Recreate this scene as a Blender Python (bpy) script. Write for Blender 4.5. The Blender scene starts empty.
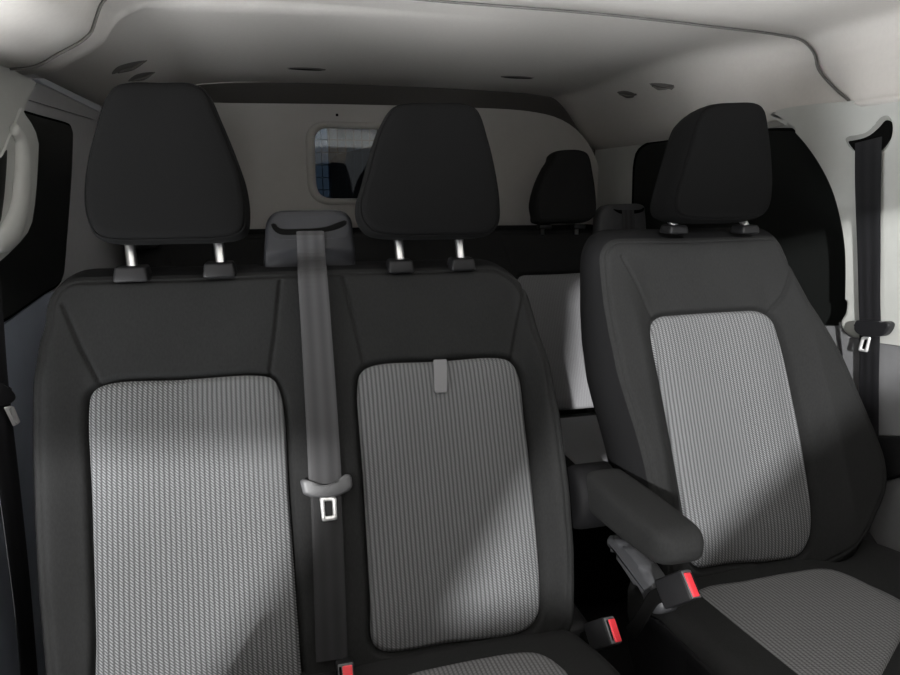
import bpy, bmesh, math, random
import numpy as np
from mathutils import Vector, Matrix
from math import radians, sin, cos, tan, pi, sqrt, exp
random.seed(4)
SC = bpy.context.scene
COL = SC.collection
CAM = np.array([0.0, 0.0, 1.3]); FPX = 640.0
YAW, PIT = radians(14.4), radians(13.0)
CR = np.array([cos(YAW), -sin(YAW), 0])
CF = np.array([sin(YAW)*cos(PIT), cos(YAW)*cos(PIT), -sin(PIT)])
CU = np.array([sin(YAW)*sin(PIT), cos(YAW)*sin(PIT), cos(PIT)])

def ray(px, py):
    return CF + CR*(px-450)/FPX - CU*(py-337.5)/FPX
def on_axis(px, py, ax, val):
    d = ray(px, py); t = (val-CAM[ax])/d[ax]
    return CAM + d*t
class Frame:
    """a plane with u (across), v (up the plane) and n (out of it)"""
    def __init__(s, O, U, V):
        s.O = np.array(O, float); s.U = np.array(U, float); s.V = np.array(V, float)
        s.U /= np.linalg.norm(s.U); s.V /= np.linalg.norm(s.V); s.N = np.cross(s.U, s.V)
    def P(s, u, v, n=0.0):
        return s.O + s.U*u + s.V*v + s.N*n
    def un(s, px, py, n=0.0):
        d = ray(px, py); O = s.O + s.N*n
        t = np.dot(O-CAM, s.N)/np.dot(d, s.N); Q = CAM + d*t - O
        return (float(np.dot(Q, s.U)), float(np.dot(Q, s.V)))
    def uns(s, pts, n=0.0):
        return [s.un(p[0], p[1], n) for p in pts]
def rframe(O, rec):
    """seat-back frame reclined by rec degrees: n looks to the front of the van"""
    r = radians(rec)
    return Frame(O, (1, 0, 0), (0, sin(r), cos(r)))

# ------------------------------------------------------------------ materials
def mat(name, col, rough=0.6, metal=0.0, spec=0.5, noise=0.0, nscale=60, bump=0.0, bscale=400, sheen=0.0):
    m = bpy.data.materials.new(name); m.use_nodes = True
    nt = m.node_tree; b = nt.nodes['Principled BSDF']
    b.inputs['Base Color'].default_value = (*col, 1); b.inputs['Roughness'].default_value = rough
    b.inputs['Metallic'].default_value = metal; b.inputs['Specular IOR Level'].default_value = spec
    if sheen:
        b.inputs['Sheen Weight'].default_value = sheen; b.inputs['Sheen Roughness'].default_value = .5
    tc = nt.nodes.new('ShaderNodeTexCoord')
    if noise:
        n = nt.nodes.new('ShaderNodeTexNoise'); n.inputs['Scale'].default_value = nscale; n.inputs['Detail'].default_value = 6
        nt.links.new(tc.outputs['Object'], n.inputs['Vector'])
        mx = nt.nodes.new('ShaderNodeMixRGB'); mx.blend_type = 'MIX'
        mx.inputs[1].default_value = (*[c*(1-noise) for c in col], 1); mx.inputs[2].default_value = (*[min(1, c*(1+noise)) for c in col], 1)
        nt.links.new(n.outputs['Fac'], mx.inputs[0]); nt.links.new(mx.outputs[0], b.inputs['Base Color'])
    if bump:
        n2 = nt.nodes.new('ShaderNodeTexNoise'); n2.inputs['Scale'].default_value = bscale; n2.inputs['Detail'].default_value = 3
        nt.links.new(tc.outputs['Object'], n2.inputs['Vector'])
        bp = nt.nodes.new('ShaderNodeBump'); bp.inputs['Strength'].default_value = bump; bp.inputs['Distance'].default_value = .001
        nt.links.new(n2.outputs['Fac'], bp.inputs['Height']); nt.links.new(bp.outputs[0], b.inputs['Normal'])
    return m

def M_(nt, op, a, b=None, c=None):
    n = nt.nodes.new('ShaderNodeMath'); n.operation = op
    for i, x in enumerate((a, b, c)):
        if x is None: continue
        if isinstance(x, (int, float)): n.inputs[i].default_value = x
        else: nt.links.new(x, n.inputs[i])
    return n.outputs[0]

def rib_mat(name, dark, light, period=.0076, thread=.0048):
    """ribbed knit: columns across u, twisted threads along v (UV in metres)"""
    m = bpy.data.materials.new(name); m.use_nodes = True
    nt = m.node_tree; b = nt.nodes['Principled BSDF']
    b.inputs['Roughness'].default_value = .9; b.inputs['Specular IOR Level'].default_value = .15
    uv = nt.nodes.new('ShaderNodeUVMap'); uv.uv_map = 'UVMap'
    sp = nt.nodes.new('ShaderNodeSeparateXYZ'); nt.links.new(uv.outputs[0], sp.inputs[0])
    u, v = sp.outputs[0], sp.outputs[1]
    nz = nt.nodes.new('ShaderNodeTexNoise'); nz.inputs['Scale'].default_value = 45; nt.links.new(uv.outputs[0], nz.inputs['Vector'])
    wob = M_(nt, 'MULTIPLY', M_(nt, 'SUBTRACT', nz.outputs['Fac'], .5), 1.2)
    cu = M_(nt, 'SINE', M_(nt, 'ADD', M_(nt, 'MULTIPLY', u, 2*pi/period), wob))            # ribs
    skew = M_(nt, 'MULTIPLY', u, 2*pi/period)
    tv = M_(nt, 'SINE', M_(nt, 'ADD', M_(nt, 'MULTIPLY', v, 2*pi/thread), M_(nt, 'MULTIPLY', skew, 1.5)))
    a = M_(nt, 'MULTIPLY_ADD', cu, .5, .5)
    a = M_(nt, 'POWER', a, .5)
    t = M_(nt, 'MULTIPLY_ADD', tv, .50, .56)
    h = M_(nt, 'MULTIPLY', a, t)
    fine = nt.nodes.new('ShaderNodeTexNoise'); fine.inputs['Scale'].default_value = 420; nt.links.new(uv.outputs[0], fine.inputs['Vector'])
    h = M_(nt, 'ADD', h, M_(nt, 'MULTIPLY', M_(nt, 'SUBTRACT', fine.outputs['Fac'], .5), .55))
    mx = nt.nodes.new('ShaderNodeMixRGB'); mx.use_clamp = True
    mx.inputs[1].default_value = (*dark, 1); mx.inputs[2].default_value = (*light, 1)
    nt.links.new(h, mx.inputs[0]); nt.links.new(mx.outputs[0], b.inputs['Base Color'])
    bp = nt.nodes.new('ShaderNodeBump'); bp.inputs['Strength'].default_value = .35; bp.inputs['Distance'].default_value = .001
    nt.links.new(h, bp.inputs['Height']); nt.links.new(bp.outputs[0], b.inputs['Normal'])
    return m

def fabric_mat(name, col, amp=.42):
    """plain woven cover with a fine even weave"""
    m = bpy.data.materials.new(name); m.use_nodes = True
    nt = m.node_tree; b = nt.nodes['Principled BSDF']
    b.inputs['Roughness'].default_value = .9; b.inputs['Specular IOR Level'].default_value = .12
    tc = nt.nodes.new('ShaderNodeTexCoord')
    n1 = nt.nodes.new('ShaderNodeTexNoise'); n1.inputs['Scale'].default_value = 420; n1.inputs['Detail'].default_value = 4
    n2 = nt.nodes.new('ShaderNodeTexNoise'); n2.inputs['Scale'].default_value = 9; n2.inputs['Detail'].default_value = 3
    mp = nt.nodes.new('ShaderNodeMapping'); mp.inputs['Scale'].default_value = (1, .6, .35)
    nt.links.new(tc.outputs['Object'], mp.inputs[0]); nt.links.new(mp.outputs[0], n1.inputs['Vector']); nt.links.new(tc.outputs['Object'], n2.inputs['Vector'])
    f = M_(nt, 'ADD', M_(nt, 'MULTIPLY', n1.outputs['Fac'], .75), M_(nt, 'MULTIPLY', n2.outputs['Fac'], .25))
    mx = nt.nodes.new('ShaderNodeMixRGB')
    mx.inputs[1].default_value = (*[c*(1-amp) for c in col], 1); mx.inputs[2].default_value = (*[c*(1+amp) for c in col], 1)
    nt.links.new(f, mx.inputs[0]); nt.links.new(mx.outputs[0], b.inputs['Base Color'])
    bp = nt.nodes.new('ShaderNodeBump'); bp.inputs['Strength'].default_value = .25; bp.inputs['Distance'].default_value = .0006
    nt.links.new(n1.outputs['Fac'], bp.inputs['Height']); nt.links.new(bp.outputs[0], b.inputs['Normal'])
    return m

def web_mat(name, dark, light, stripes=5):
    """belt webbing: lengthwise bands and a fine cross weave (UV: u 0..1 across, v in metres)"""
    m = bpy.data.materials.new(name); m.use_nodes = True
    nt = m.node_tree; b = nt.nodes['Principled BSDF']; b.inputs['Roughness'].default_value = .6; b.inputs['Specular IOR Level'].default_value = .3
    uv = nt.nodes.new('ShaderNodeUVMap'); uv.uv_map = 'UVMap'
    sp = nt.nodes.new('ShaderNodeSeparateXYZ'); nt.links.new(uv.outputs[0], sp.inputs[0])
    s = M_(nt, 'MULTIPLY_ADD', M_(nt, 'SINE', M_(nt, 'MULTIPLY', sp.outputs[0], 2*pi*stripes/2)), .5, .5)
    w = M_(nt, 'MULTIPLY_ADD', M_(nt, 'SINE', M_(nt, 'MULTIPLY', sp.outputs[1], 2*pi/.002)), .5, .5)
    f = M_(nt, 'ADD', M_(nt, 'MULTIPLY', s, .75), M_(nt, 'MULTIPLY', w, .25))
    mx = nt.nodes.new('ShaderNodeMixRGB'); mx.inputs[1].default_value = (*dark, 1); mx.inputs[2].default_value = (*light, 1)
    nt.links.new(f, mx.inputs[0]); nt.links.new(mx.outputs[0], b.inputs['Base Color'])
    return m

FAB = fabric_mat('dark_seat_fabric', (.0162, .0165, .0166))
FABS = fabric_mat('shade_dark_side_cloth', (.0062, .0063, .0068), .3)  # shade of the unlit seat sides put into a near-black cloth colour
FABH = fabric_mat('head_restraint_fabric', (.0028, .0028, .0029), .4)
RIB = rib_mat('grey_ribbed_fabric', (.049, .0503, .0525), (.208, .2115, .2175))
RIBC = rib_mat('grey_ribbed_cushion_fabric', (.06, .06, .062), (.235, .235, .24), .0072, .0045)
RIBR = rib_mat('grey_rear_fabric', (.15, .15, .155), (.27, .27, .28), .006)
BLK = mat('black_plastic', (.009, .009, .0098), .5, spec=.25, noise=.1, bump=.15)
BLK2 = mat('black_shiny_plastic', (.014, .014, .0155), .36, spec=.35)
GRYP = mat('dark_grey_plastic', (.055, .056, .060), .5, spec=.3, noise=.08, bump=.2)
GUID = mat('belt_guide_plastic', (.0145, .015, .0175), .5, spec=.25, noise=.08, bump=.2)
GRYP2 = mat('mid_grey_plastic', (.085, .086, .09), .42, noise=.06, bump=.2)
PILL = mat('pale_grey_green_trim', (.435, .442, .422), .75, noise=.05, nscale=30, bump=.15, bscale=900)
PILLD = mat('grey_lower_trim', (.17, .172, .178), .7, noise=.06, bump=.2)
HEAD = mat('headliner_cloth', (.535, .512, .484), .95, noise=.05, nscale=120, bump=.3, bscale=1200, spec=.1)
BULK = mat('bulkhead_panel_grey', (.44, .428, .41), .7, noise=.05, nscale=20, bump=.15)
SIDEM = mat('painted_side_panel', (.40, .40, .41), .5, noise=.06)
SIDED = mat('blue_grey_side_trim', (.30, .335, .40), .6, noise=.12, nscale=8)
STRIP = mat('pale_edge_strip', (.6, .62, .66), .5)
GLS = mat('dark_privacy_glass', (.011, .012, .0115), .4, spec=.12)
RUB = mat('black_rubber_seal', (.003, .003, .003), .9, spec=.05)
STEEL = mat('brushed_steel', (.62, .62, .62), .28, metal=1.0, noise=.05)
TONG = mat('satin_tongue_metal', (.8, .8, .8), .35, metal=.6)
RED = mat('red_button_plastic', (.78, .045, .06), .38)
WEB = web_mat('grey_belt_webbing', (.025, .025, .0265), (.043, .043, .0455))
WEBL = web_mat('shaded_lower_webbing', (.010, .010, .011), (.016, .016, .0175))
WEBK = web_mat('black_belt_webbing', (.007, .007, .008), (.014, .014, .016))
FLOORM = mat('black_floor_mat', (.03, .03, .031), .9, noise=.2, bump=.5)
TAGM = mat('pale_fabric_tag', (.15, .15, .155), .7)
DARKR = mat('dark_cargo_grille', (.012, .013, .015), .6)
CARGO = mat('pale_blue_cargo_lining', (.024, .034, .052), .6)
CARGOB = mat('blue_grey_cargo_door', (.10, .13, .17), .6)
CARGOD = mat('dark_cargo_lining', (.02, .022, .025), .8)
MARK = mat('dark_clip_plastic', (.14, .132, .125), .7, spec=.15)

# ------------------------------------------------------------------ builders
def tag(o, label=None, cat=None, group=None, kind=None):
    if label: o['label'] = label
    if cat: o['category'] = cat
    if group: o['group'] = group
    if kind: o['kind'] = kind
    return o
def thing(name, label, cat, loc, group=None):
    o = bpy.data.objects.new(name, None); o.location = loc; COL.objects.link(o); o.empty_display_size = .05
    return tag(o, label, cat, group)
def wloc(o):
    p = Vector((0, 0, 0))
    while o is not None:
        p += Vector(o.location); o = o.parent
    return p
def obj(name, V, Fs, m, parent=None, smooth=True, uv=None, label=None, center=False):
    """link ONE mesh; V is in world coordinates. center: origin at its own middle"""
    V = np.asarray(V, float)
    me = bpy.data.meshes.new(name)
    o = bpy.data.objects.new(name, me); COL.objects.link(o)
    base = np.array(wloc(parent)) if parent is not None else np.zeros(3)
    own = np.zeros(3)
    if center or parent is None:
        own = np.array([(V[:, 0].min()+V[:, 0].max())/2, (V[:, 1].min()+V[:, 1].max())/2, V[:, 2].min()]) - base
    me.from_pydata([tuple(p) for p in V-base-own], [], [tuple(int(i) for i in f) for f in Fs])
    o.location = own
    if parent is not None: o.parent = parent
    if uv is not None:
        lay = me.uv_layers.new(name='UVMap'); uva = np.asarray(uv)
        idx = np.zeros(len(me.loops), dtype=np.int32); me.loops.foreach_get('vertex_index', idx)
        lay.data.foreach_set('uv', uva[idx].astype(np.float32).ravel())
    me.materials.append(m)
    if smooth: me.polygons.foreach_set('use_smooth', [True]*len(me.polygons))
    bm = bmesh.new(); bm.from_mesh(me); bmesh.ops.recalc_face_normals(bm, faces=bm.faces); bm.to_mesh(me); bm.free()
    if label: o['label'] = label
    me.update()
    return o

def spline(pts, n=160, closed=True, sharp=False):
    """Catmull-Rom through pts, n samples evenly spaced"""
    P = np.array(pts, float); k = len(P); out = []
    segs = k if closed else k-1
    for i in range(segs):
        if closed: p0, p1, p2, p3 = P[(i-1) % k], P[i], P[(i+1) % k], P[(i+2) % k]
        else: p0, p1, p2, p3 = P[max(i-1, 0)], P[i], P[i+1], P[min(i+2, k-1)]
        # centripetal parametrisation keeps corners tidy
        d1 = max(np.linalg.norm(p1-p0), 1e-9)**.5; d2 = max(np.linalg.norm(p2-p1), 1e-9)**.5; d3 = max(np.linalg.norm(p3-p2), 1e-9)**.5
        m1 = (p2-p1) if d1 < 1e-4 else ((p1-p0)/d1-(p2-p0)/(d1+d2)+(p2-p1)/d2)*d2
        m2 = (p2-p1) if d3 < 1e-4 else ((p2-p1)/d2-(p3-p1)/(d2+d3)+(p3-p2)/d3)*d2
        for t in np.linspace(0, 1, 24, endpoint=False):
            out.append((2*t**3-3*t**2+1)*p1+(t**3-2*t**2+t)*m1+(-2*t**3+3*t**2)*p2+(t**3-t**2)*m2)
    if not closed: out.append(P[-1])
    A = np.array(out)
    B = np.vstack([A, A[:1]]) if closed else A
    L = np.r_[0, np.cumsum(np.linalg.norm(np.diff(B, axis=0), axis=1))]
    s = np.linspace(0, L[-1], n, endpoint=not closed)
    return np.stack([np.interp(s, L, B[:, d]) for d in range(B.shape[1])], 1)

def rpoly(pts, r, n=8):
    """polygon with rounded corners; r a number or one per corner"""
    P = [np.array(p, float) for p in pts]; k = len(P); out = []
    rs = r if isinstance(r, (list, tuple)) else [r]*k
    for i in range(k):
        a, b, c = P[i-1], P[i], P[(i+1) % k]
        ra = min(rs[i], .49*np.linalg.norm(a-b), .49*np.linalg.norm(c-b))
        if ra <= 0: out.append(b); continue
        p = b+(a-b)/np.linalg.norm(a-b)*ra; q = b+(c-b)/np.linalg.norm(c-b)*ra
        for t in np.linspace(0, 1, n):
            out.append((1-t)**2*p+2*t*(1-t)*b+t*t*q)
    return np.array(out)

def resample(P, n):
    B = np.vstack([P, P[:1]]); L = np.r_[0, np.cumsum(np.linalg.norm(np.diff(B, axis=0), axis=1))]
    s = np.linspace(0, L[-1], n, endpoint=False)
    return np.stack([np.interp(s, L, B[:, d]) for d in range(B.shape[1])], 1)

def rings(R, close_first=True, close_last=True):
    """loft closed rings (k,n,3) into verts, faces"""
    k = len(R); n = len(R[0]); V = np.concatenate(R); F = []
    for a in range(k-1):
        for i in range(n):
            j = (i+1) % n
            F.append((a*n+i, a*n+j, (a+1)*n+j, (a+1)*n+i))
    V = list(V)
    if close_first:
        V.append(np.mean(R[0], axis=0)); c = len(V)-1
        F += [(c, (i+1) % n, i) for i in range(n)]
    if close_last:
        V.append(np.mean(R[-1], axis=0)); c = len(V)-1; b = (k-1)*n
        F += [(c, b+i, b+(i+1) % n) for i in range(n)]
    return np.array(V), F

def pillow(name, outline, fr, prof, m, parent, G=None, n=160, uvs=False, ctr=None, close_last=True, label=None):
    """shape grown from an outline on a frame: prof is [(scale, n), ...] from the middle of the front to the back"""
    o = resample(np.array(outline), n); c = np.array(ctr) if ctr is not None else (o.min(0)+o.max(0))/2
    R = []; UV = []
    for s, h in prof:
        q = c+(o-c)*s
        R.append(np.array([fr.P(p[0], p[1], h+(G(p[0], p[1]) if G else 0)) for p in q])); UV.append(q)
    V, F = rings(R, True, close_last)
    uv = None
    if uvs:
        ex = [np.mean(UV[0], axis=0)]+([np.mean(UV[-1], axis=0)] if close_last else [])
        uv = np.vstack([np.concatenate(UV), np.array(ex)])
    return obj(name, V, F, m, parent, uv=uv, label=label)

def tube(name, path, r, m, parent=None, n=12, caps=True, label=None, flat=1.0):
    P = np.array(path, float); k = len(P)
    rs = r if hasattr(r, '__len__') else [r]*k
    T = np.gradient(P, axis=0); T /= np.linalg.norm(T, axis=1)[:, None]
    up = np.array([0, 0, 1.0]) if abs(T[0][2]) < .9 else np.array([1.0, 0, 0])
    R = []
    for i in range(k):
        a = np.cross(up, T[i]); a /= np.linalg.norm(a); b = np.cross(T[i], a); up = b
        R.append(np.array([P[i]+rs[i]*(a*cos(t)*flat+b*sin(t)) for t in np.linspace(0, 2*pi, n, endpoint=False)]))
    V, F = rings(R, caps, caps)
    return obj(name, V, F, m, parent, label=label)

def ribbon(name, path, wdir, w, th, m, parent=None, nrm=None, label=None):
    """flat webbing along a path; wdir: across direction(s); w width(s)"""
    P = np.array(path, float); k = len(P)
    W = np.array(wdir, float)
    if W.ndim == 1: W = np.tile(W, (k, 1))
    ws = np.array(w if hasattr(w, '__len__') else [w]*k, float)
    T = np.gradient(P, axis=0); T /= np.linalg.norm(T, axis=1)[:, None]
    L = np.r_[0, np.cumsum(np.linalg.norm(np.diff(P, axis=0), axis=1))]
    V = []; UV = []; F = []; nc = 13
    for i in range(k):
        a = W[i]-T[i]*np.dot(W[i], T[i]); a /= np.linalg.norm(a); b = np.cross(a, T[i])
        loop = [(x, .5) for x in np.linspace(-.5, .5, nc)]+[(x, -.5) for x in np.linspace(.5, -.5, nc)]
        for x, y in loop:
            e = 1-.5*max(0, abs(x)-.46)/.04
            V.append(P[i]+a*x*ws[i]+b*y*th*e); UV.append((x+.5, L[i]))
    q = 2*nc
    for i in range(k-1):
        for j in range(q):
            F.append((i*q+j, i*q+(j+1) % q, (i+1)*q+(j+1) % q, (i+1)*q+j))
    F.append(tuple(range(q))); F.append(tuple((k-1)*q+j for j in range(q)))
    return obj(name, V, F, m, parent, uv=UV, smooth=False, label=label)

def rbox(name, c, size, m, parent=None, bev=.004, R=None, seg=3, taper=None, label=None, skew=None):
    """bevelled box; taper (sx, sy) scales its top, skew shifts its top"""
    bm = bmesh.new(); bmesh.ops.create_cube(bm, size=1)
    for v in bm.verts:
        t = v.co.z+.5
        v.co = Vector((v.co.x*size[0], v.co.y*size[1], v.co.z*size[2]))
        if taper: v.co.x *= 1+(taper[0]-1)*t; v.co.y *= 1+(taper[1]-1)*t
        if skew: v.co.x += skew[0]*t; v.co.y += skew[1]*t
    bmesh.ops.bevel(bm, geom=bm.edges[:], offset=bev, segments=seg, profile=.5, affect='EDGES')
    Rm = R if R is not None else Matrix.Identity(3)
    V = [np.array(Rm @ v.co)+np.array(c) for v in bm.verts]
    bm.verts.index_update(); F = [[v.index for v in f.verts] for f in bm.faces]; bm.free()
    return obj(name, V, F, m, parent, label=label)

def prism(name, poly, d, m, parent=None, bev=0.0, seg=3, smooth=False, label=None, kind=None):
    """3-D polygon (list of points on a plane) extruded by vector d, optionally bevelled on its front rim"""
    bm = bmesh.new(); d = np.array(d, float)
    a = [bm.verts.new(tuple(p)) for p in poly]; f = bm.faces.new(a)
    r = bmesh.ops.extrude_face_region(bm, geom=[f])
    for v in [g for g in r['geom'] if isinstance(g, bmesh.types.BMVert)]: v.co += Vector(d)
    if bev:
        front = [e for e in bm.edges if all(v in a for v in e.verts)]
        bmesh.ops.bevel(bm, geom=front, offset=bev, segments=seg, profile=.5, affect='EDGES')
    bm.verts.index_update()
    V = [np.array(v.co) for v in bm.verts]; F = [[v.index for v in f.verts] for f in bm.faces]; bm.free()
    o = obj(name, V, F, m, parent, smooth=smooth, label=label)
    if kind: o['kind'] = kind
    return o

def grid(name, G, m, parent=None, smooth=True, kind=None, label=None):
    """open surface through a (k,n,3) grid"""
    G = np.array(G); k, n = G.shape[:2]
    F = [(a*n+i, a*n+i+1, (a+1)*n+i+1, (a+1)*n+i) for a in range(k-1) for i in range(n-1)]
    o = obj(name, G.reshape(-1, 3), F, m, parent, smooth=smooth, label=label)
    if kind: o['kind'] = kind
    return o

def pdist(Q, P, closed=True):
    """distance of points Q (m,2) to polyline P"""
    A = np.array(P); B = np.roll(A, -1, axis=0) if closed else A[1:]
    if not closed: A = A[:-1]
    best = np.full(len(Q), 1e9)
    for a, b in zip(A, B):
        ab = b-a; L = max(ab@ab, 1e-12)
        t = np.clip(((Q-a)@ab)/L, 0, 1)
        best = np.minimum(best, np.linalg.norm(Q-a-t[:, None]*ab, axis=1))
    return best
def inside(Q, P):
    x, y = Q[:, 0], Q[:, 1]; r = np.zeros(len(Q), bool); j = len(P)-1
    for i in range(len(P)):
        xi, yi = P[i]; xj, yj = P[j]
        c = ((yi > y) != (yj > y)) & (x < (xj-xi)*(y-yi)/((yj-yi) if abs(yj-yi) > 1e-12 else 1e-12)+xi)
        r ^= c; j = i
    return r
def sstep(a, b, x):
    t = np.clip((x-a)/(b-a), 0, 1); return t*t*(3-2*t)

def seatback(parent, fr, left, right, vtop, vbot, Rl, Rr, F, inserts, seams, thick, nu=240, nv=220, side_out=.012, top_round=.40, fmat=None):
    """front cover (with carved seams) and side/back shell of a seat back.
    left/right: [(v, u)] edge lines of the front cover, Rl/Rr: radii of the top corners"""
    fmat = fmat or FAB
    lv, lu = zip(*sorted(left)); rv, ru = zip(*sorted(right))
    tt = np.linspace(0, 1, nv)
    vs = vbot+(vtop-vbot)*np.sin(tt*pi/2)**.8 if False else vbot+(vtop-vbot)*(1-(1-tt)**1.25)
    vs[-1] = vtop
    def edge(v, e, ue, R, sgn):
        x = np.interp(v, e, ue)
        t = np.clip((v-(vtop-R[1]))/R[1], 0, 1)
        return x+sgn*R[0]*(1-np.sqrt(np.maximum(0, 1-t**2.2)))
    xl = edge(vs, lv, lu, Rl, 1); xr = edge(vs, rv, ru, Rr, -1)
    # soften the polyline edges a little
    ker = np.ones(9)/9
    for x in (xl, xr):
        p = np.r_[[x[0]]*4, x, [x[-1]]*4]; x[:-8] = np.convolve(p, ker, 'valid')[:-8]
    s = np.linspace(0, 1, nu)
    U = xl[:, None]+(xr-xl)[:, None]*s[None]; Vv = np.tile(vs[:, None], (1, nu))
    Q = np.stack([U.ravel(), Vv.ravel()], 1)
    per = np.vstack([np.stack([xl, vs], 1), np.stack([xr, vs], 1)[::-1]])
    dper = pdist(Q, per[::2], closed=False).reshape(nv, nu)
    dtop = np.abs(vtop-Vv); dper = np.minimum(dper, np.where((U >= xl[-1]) & (U <= xr[-1]), dtop, 9))
    N0 = F(U, Vv)
    N = N0 - .010*np.clip(1-dper/.022, 0, 1)**2
    N -= .0035*np.exp(-((dper-.011)/.0022)**2)*(Vv > vbot+.02)      # twin-needle seam inside the rim
    for ins in inserts:
        d = pdist(Q, ins).reshape(nv, nu); inn = inside(Q, ins).reshape(nv, nu)
        N -= .015*np.exp(-(d/.0058)**2)
        N = np.where(inn, N-.010*sstep(0, .01, d), N)
    for P in seams:
        d = pdist(Q, P, closed=False).reshape(nv, nu)
        N -= .006*np.exp(-(d/.0028)**2)
    W = fr.O+U[..., None]*fr.U+Vv[..., None]*fr.V+N[..., None]*fr.N
    front = grid('front_cover', W, fmat, parent)
    # side and top shell
    rim = np.vstack([np.stack([xl, vs, N[:, 0]], 1), np.stack([U[-1, 1:-1], Vv[-1, 1:-1], N[-1, 1:-1]], 1), np.stack([xr, vs, N[:, -1]], 1)[::-1]])
    cen = np.array([(xl.mean()+xr.mean())/2, (vtop+vbot)/2])
    D = np.gradient(rim[:, :2], axis=0); nr = np.stack([-D[:, 1], D[:, 0]], 1); nr /= np.maximum(np.linalg.norm(nr, axis=1)[:, None], 1e-9)
    ker = np.ones(7)/7
    for d in range(2): nr[:, d] = np.convolve(np.r_[[nr[0, d]]*3, nr[:, d], [nr[-1, d]]*3], ker, 'valid')
    if nr[5, 0] > 0: nr = -nr
    Rg = []
    kv = .55+.45*sstep(.08, -.16, rim[:, 1])[:, None]      # the shell is slimmer near the top
    for t in np.linspace(0, 1, 14):
        out = side_out*sin(pi*min(1, t*1.15)**.8)-.035*max(0, t-.7)/.3*((t-.7)/.3 if t > .7 else 0)
        n = rim[:, 2]*(1-t)+(-thick)*t
        q = rim[:, :2]+nr*out*kv
        q = q+np.stack([0*t*nr[:, 1], np.clip(nr[:, 1], 0, 1)*thick*t*top_round*(1 if t < .8 else 1-(t-.8)*1.2)], 1)
        Rg.append(fr.O+q[:, :1]*fr.U+q[:, 1:2]*fr.V+n[:, None]*fr.N)
    V = np.concatenate(Rg); n = len(rim); Fc = []
    for a in range(len(Rg)-1):
        for i in range(n-1): Fc.append((a*n+i, a*n+i+1, (a+1)*n+i+1, (a+1)*n+i))
    b = (len(Rg)-1)*n
    Fc.append(tuple(b+i for i in range(n)))
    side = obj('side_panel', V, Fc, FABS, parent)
    return front, side

def insert_panel(parent, fr, outline, F, puff=.010, m=None, name='insert_panel', label=None, n=200):
    o = resample(np.array(outline), n); c = (o.min(0)+o.max(0))/2
    R = []; UV = []
    for s in np.r_[np.linspace(.04, .9, 24), np.linspace(.92, 1.0, 9)]:
        q = c+(o-c)*s
        h = puff*(1-s**6)-.006*max(0, (s-.965)/.035)**2
        R.append(fr.O+q[:, :1]*fr.U+q[:, 1:]*fr.V+(F(q[:, 0], q[:, 1])+h)[:, None]*fr.N); UV.append(q)
    V, Fc = rings(R, True, False)
    uv = np.vstack([np.concatenate(UV), c[None]])
    return obj(name, V, Fc, m or RIB, parent, uv=uv, label=label)

def headrest(parent, fr, sil, depth, post_px, post_n, m=None, seat_fr=None, post_len=.06, bez=True, inset=.95, name='headrest', bez_mat=None):
    o = spline(sil, 180)
    m = m or FABH
    prof = [(s, .0-.006*(s/inset)**4) for s in np.linspace(.05, inset-.03, 14)]
    prof += [(inset-.012, -.0075), (inset-.004, -.011), (inset, -.0125), (inset+.004, -.0105), (inset+.02, -.013), (.99, -.026), (1.0, -.045), (.995, -.065), (.97, -.085), (.92, -depth*.92), (.8, -depth), (.4, -depth*1.03)]
    h = pillow(name, o, fr, prof, m, parent, n=180)
    return h

def bevel_ring(name, fr, outline, inner, h0, h1, m, parent, n=80):
    """flat rim between two outlines, with depth"""
    a = resample(np.array(outline), n); b = resample(np.array(inner), n)
    def w(q, h): return fr.O+q[:, :1]*fr.U+q[:, 1:]*fr.V+h*fr.N
    mid = (a+b)/2
    R = [w(a, h0), w(a+(mid-a)*.3, h1), w(b+(mid-b)*.3, h1), w(b, h0)]
    V, F = rings(R, False, False)
    return obj(name, V, F, m, parent)

exec_parts = []
# ================================================================== camera
cd = bpy.data.cameras.new('camera'); cam = bpy.data.objects.new('camera', cd); COL.objects.link(cam)
cd.sensor_width = 36; cd.lens = 36*FPX/900; cd.clip_start = .02; cd.clip_end = 100
cam.location = CAM; cam.rotation_euler = (pi/2-PIT, 0, -YAW); SC.camera = cam

# ================================================================== double front bench
bench = thing('bench_seat', 'black and grey two-person front bench seat with a belt guide between its head restraints', 'seat', (.04, .9, .12))
BF = rframe((0, 1.12, 1.05), 23)
def Fb(u, v):
    n = .014*sstep(-.315, -.375, u)+.036*sstep(.412, .452, u)+.006*np.exp(-((u-.045)/.05)**2)
    n = n*sstep(.13, -.10, v)
    n = n-.35*np.clip(v+.03, 0, 1)**2-1.2*np.clip(-.46-v, 0, 1)**2
    n = n-.006*np.exp(-((u-.26)/.09)**2)-.006*np.exp(-((u+.165)/.09)**2)
    return n
ul = BF.uns([(38, 320), (33, 340), (28.5, 380), (29, 450), (31, 520), (35, 600), (41.5, 670)], .025)
ur = BF.uns([(541, 330), (550, 360), (561, 420), (570, 490), (574.5, 550), (575, 600)], .03)
lv = [(v, u) for u, v in ul]+[(-.6, ul[-1][0]+.004), (.2, ul[0][0])]
rv = [(v, u) for u, v in ur]+[(-.54, ur[-1][0]-.004), (-.57, ur[-1][0]-.02), (.2, ur[0][0]-.012), (.06, ur[0][0]-.004)]
iL = spline(BF.uns([(86, 410), (89, 393), (102, 384), (180, 378.5), (256, 374.5), (272, 378), (281, 396), (289, 500), (296, 600), (300, 660), (301, 700), (290, 712), (200, 722), (104, 722), (94, 712), (93, 640), (89, 500)], .01), 240)
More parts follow.
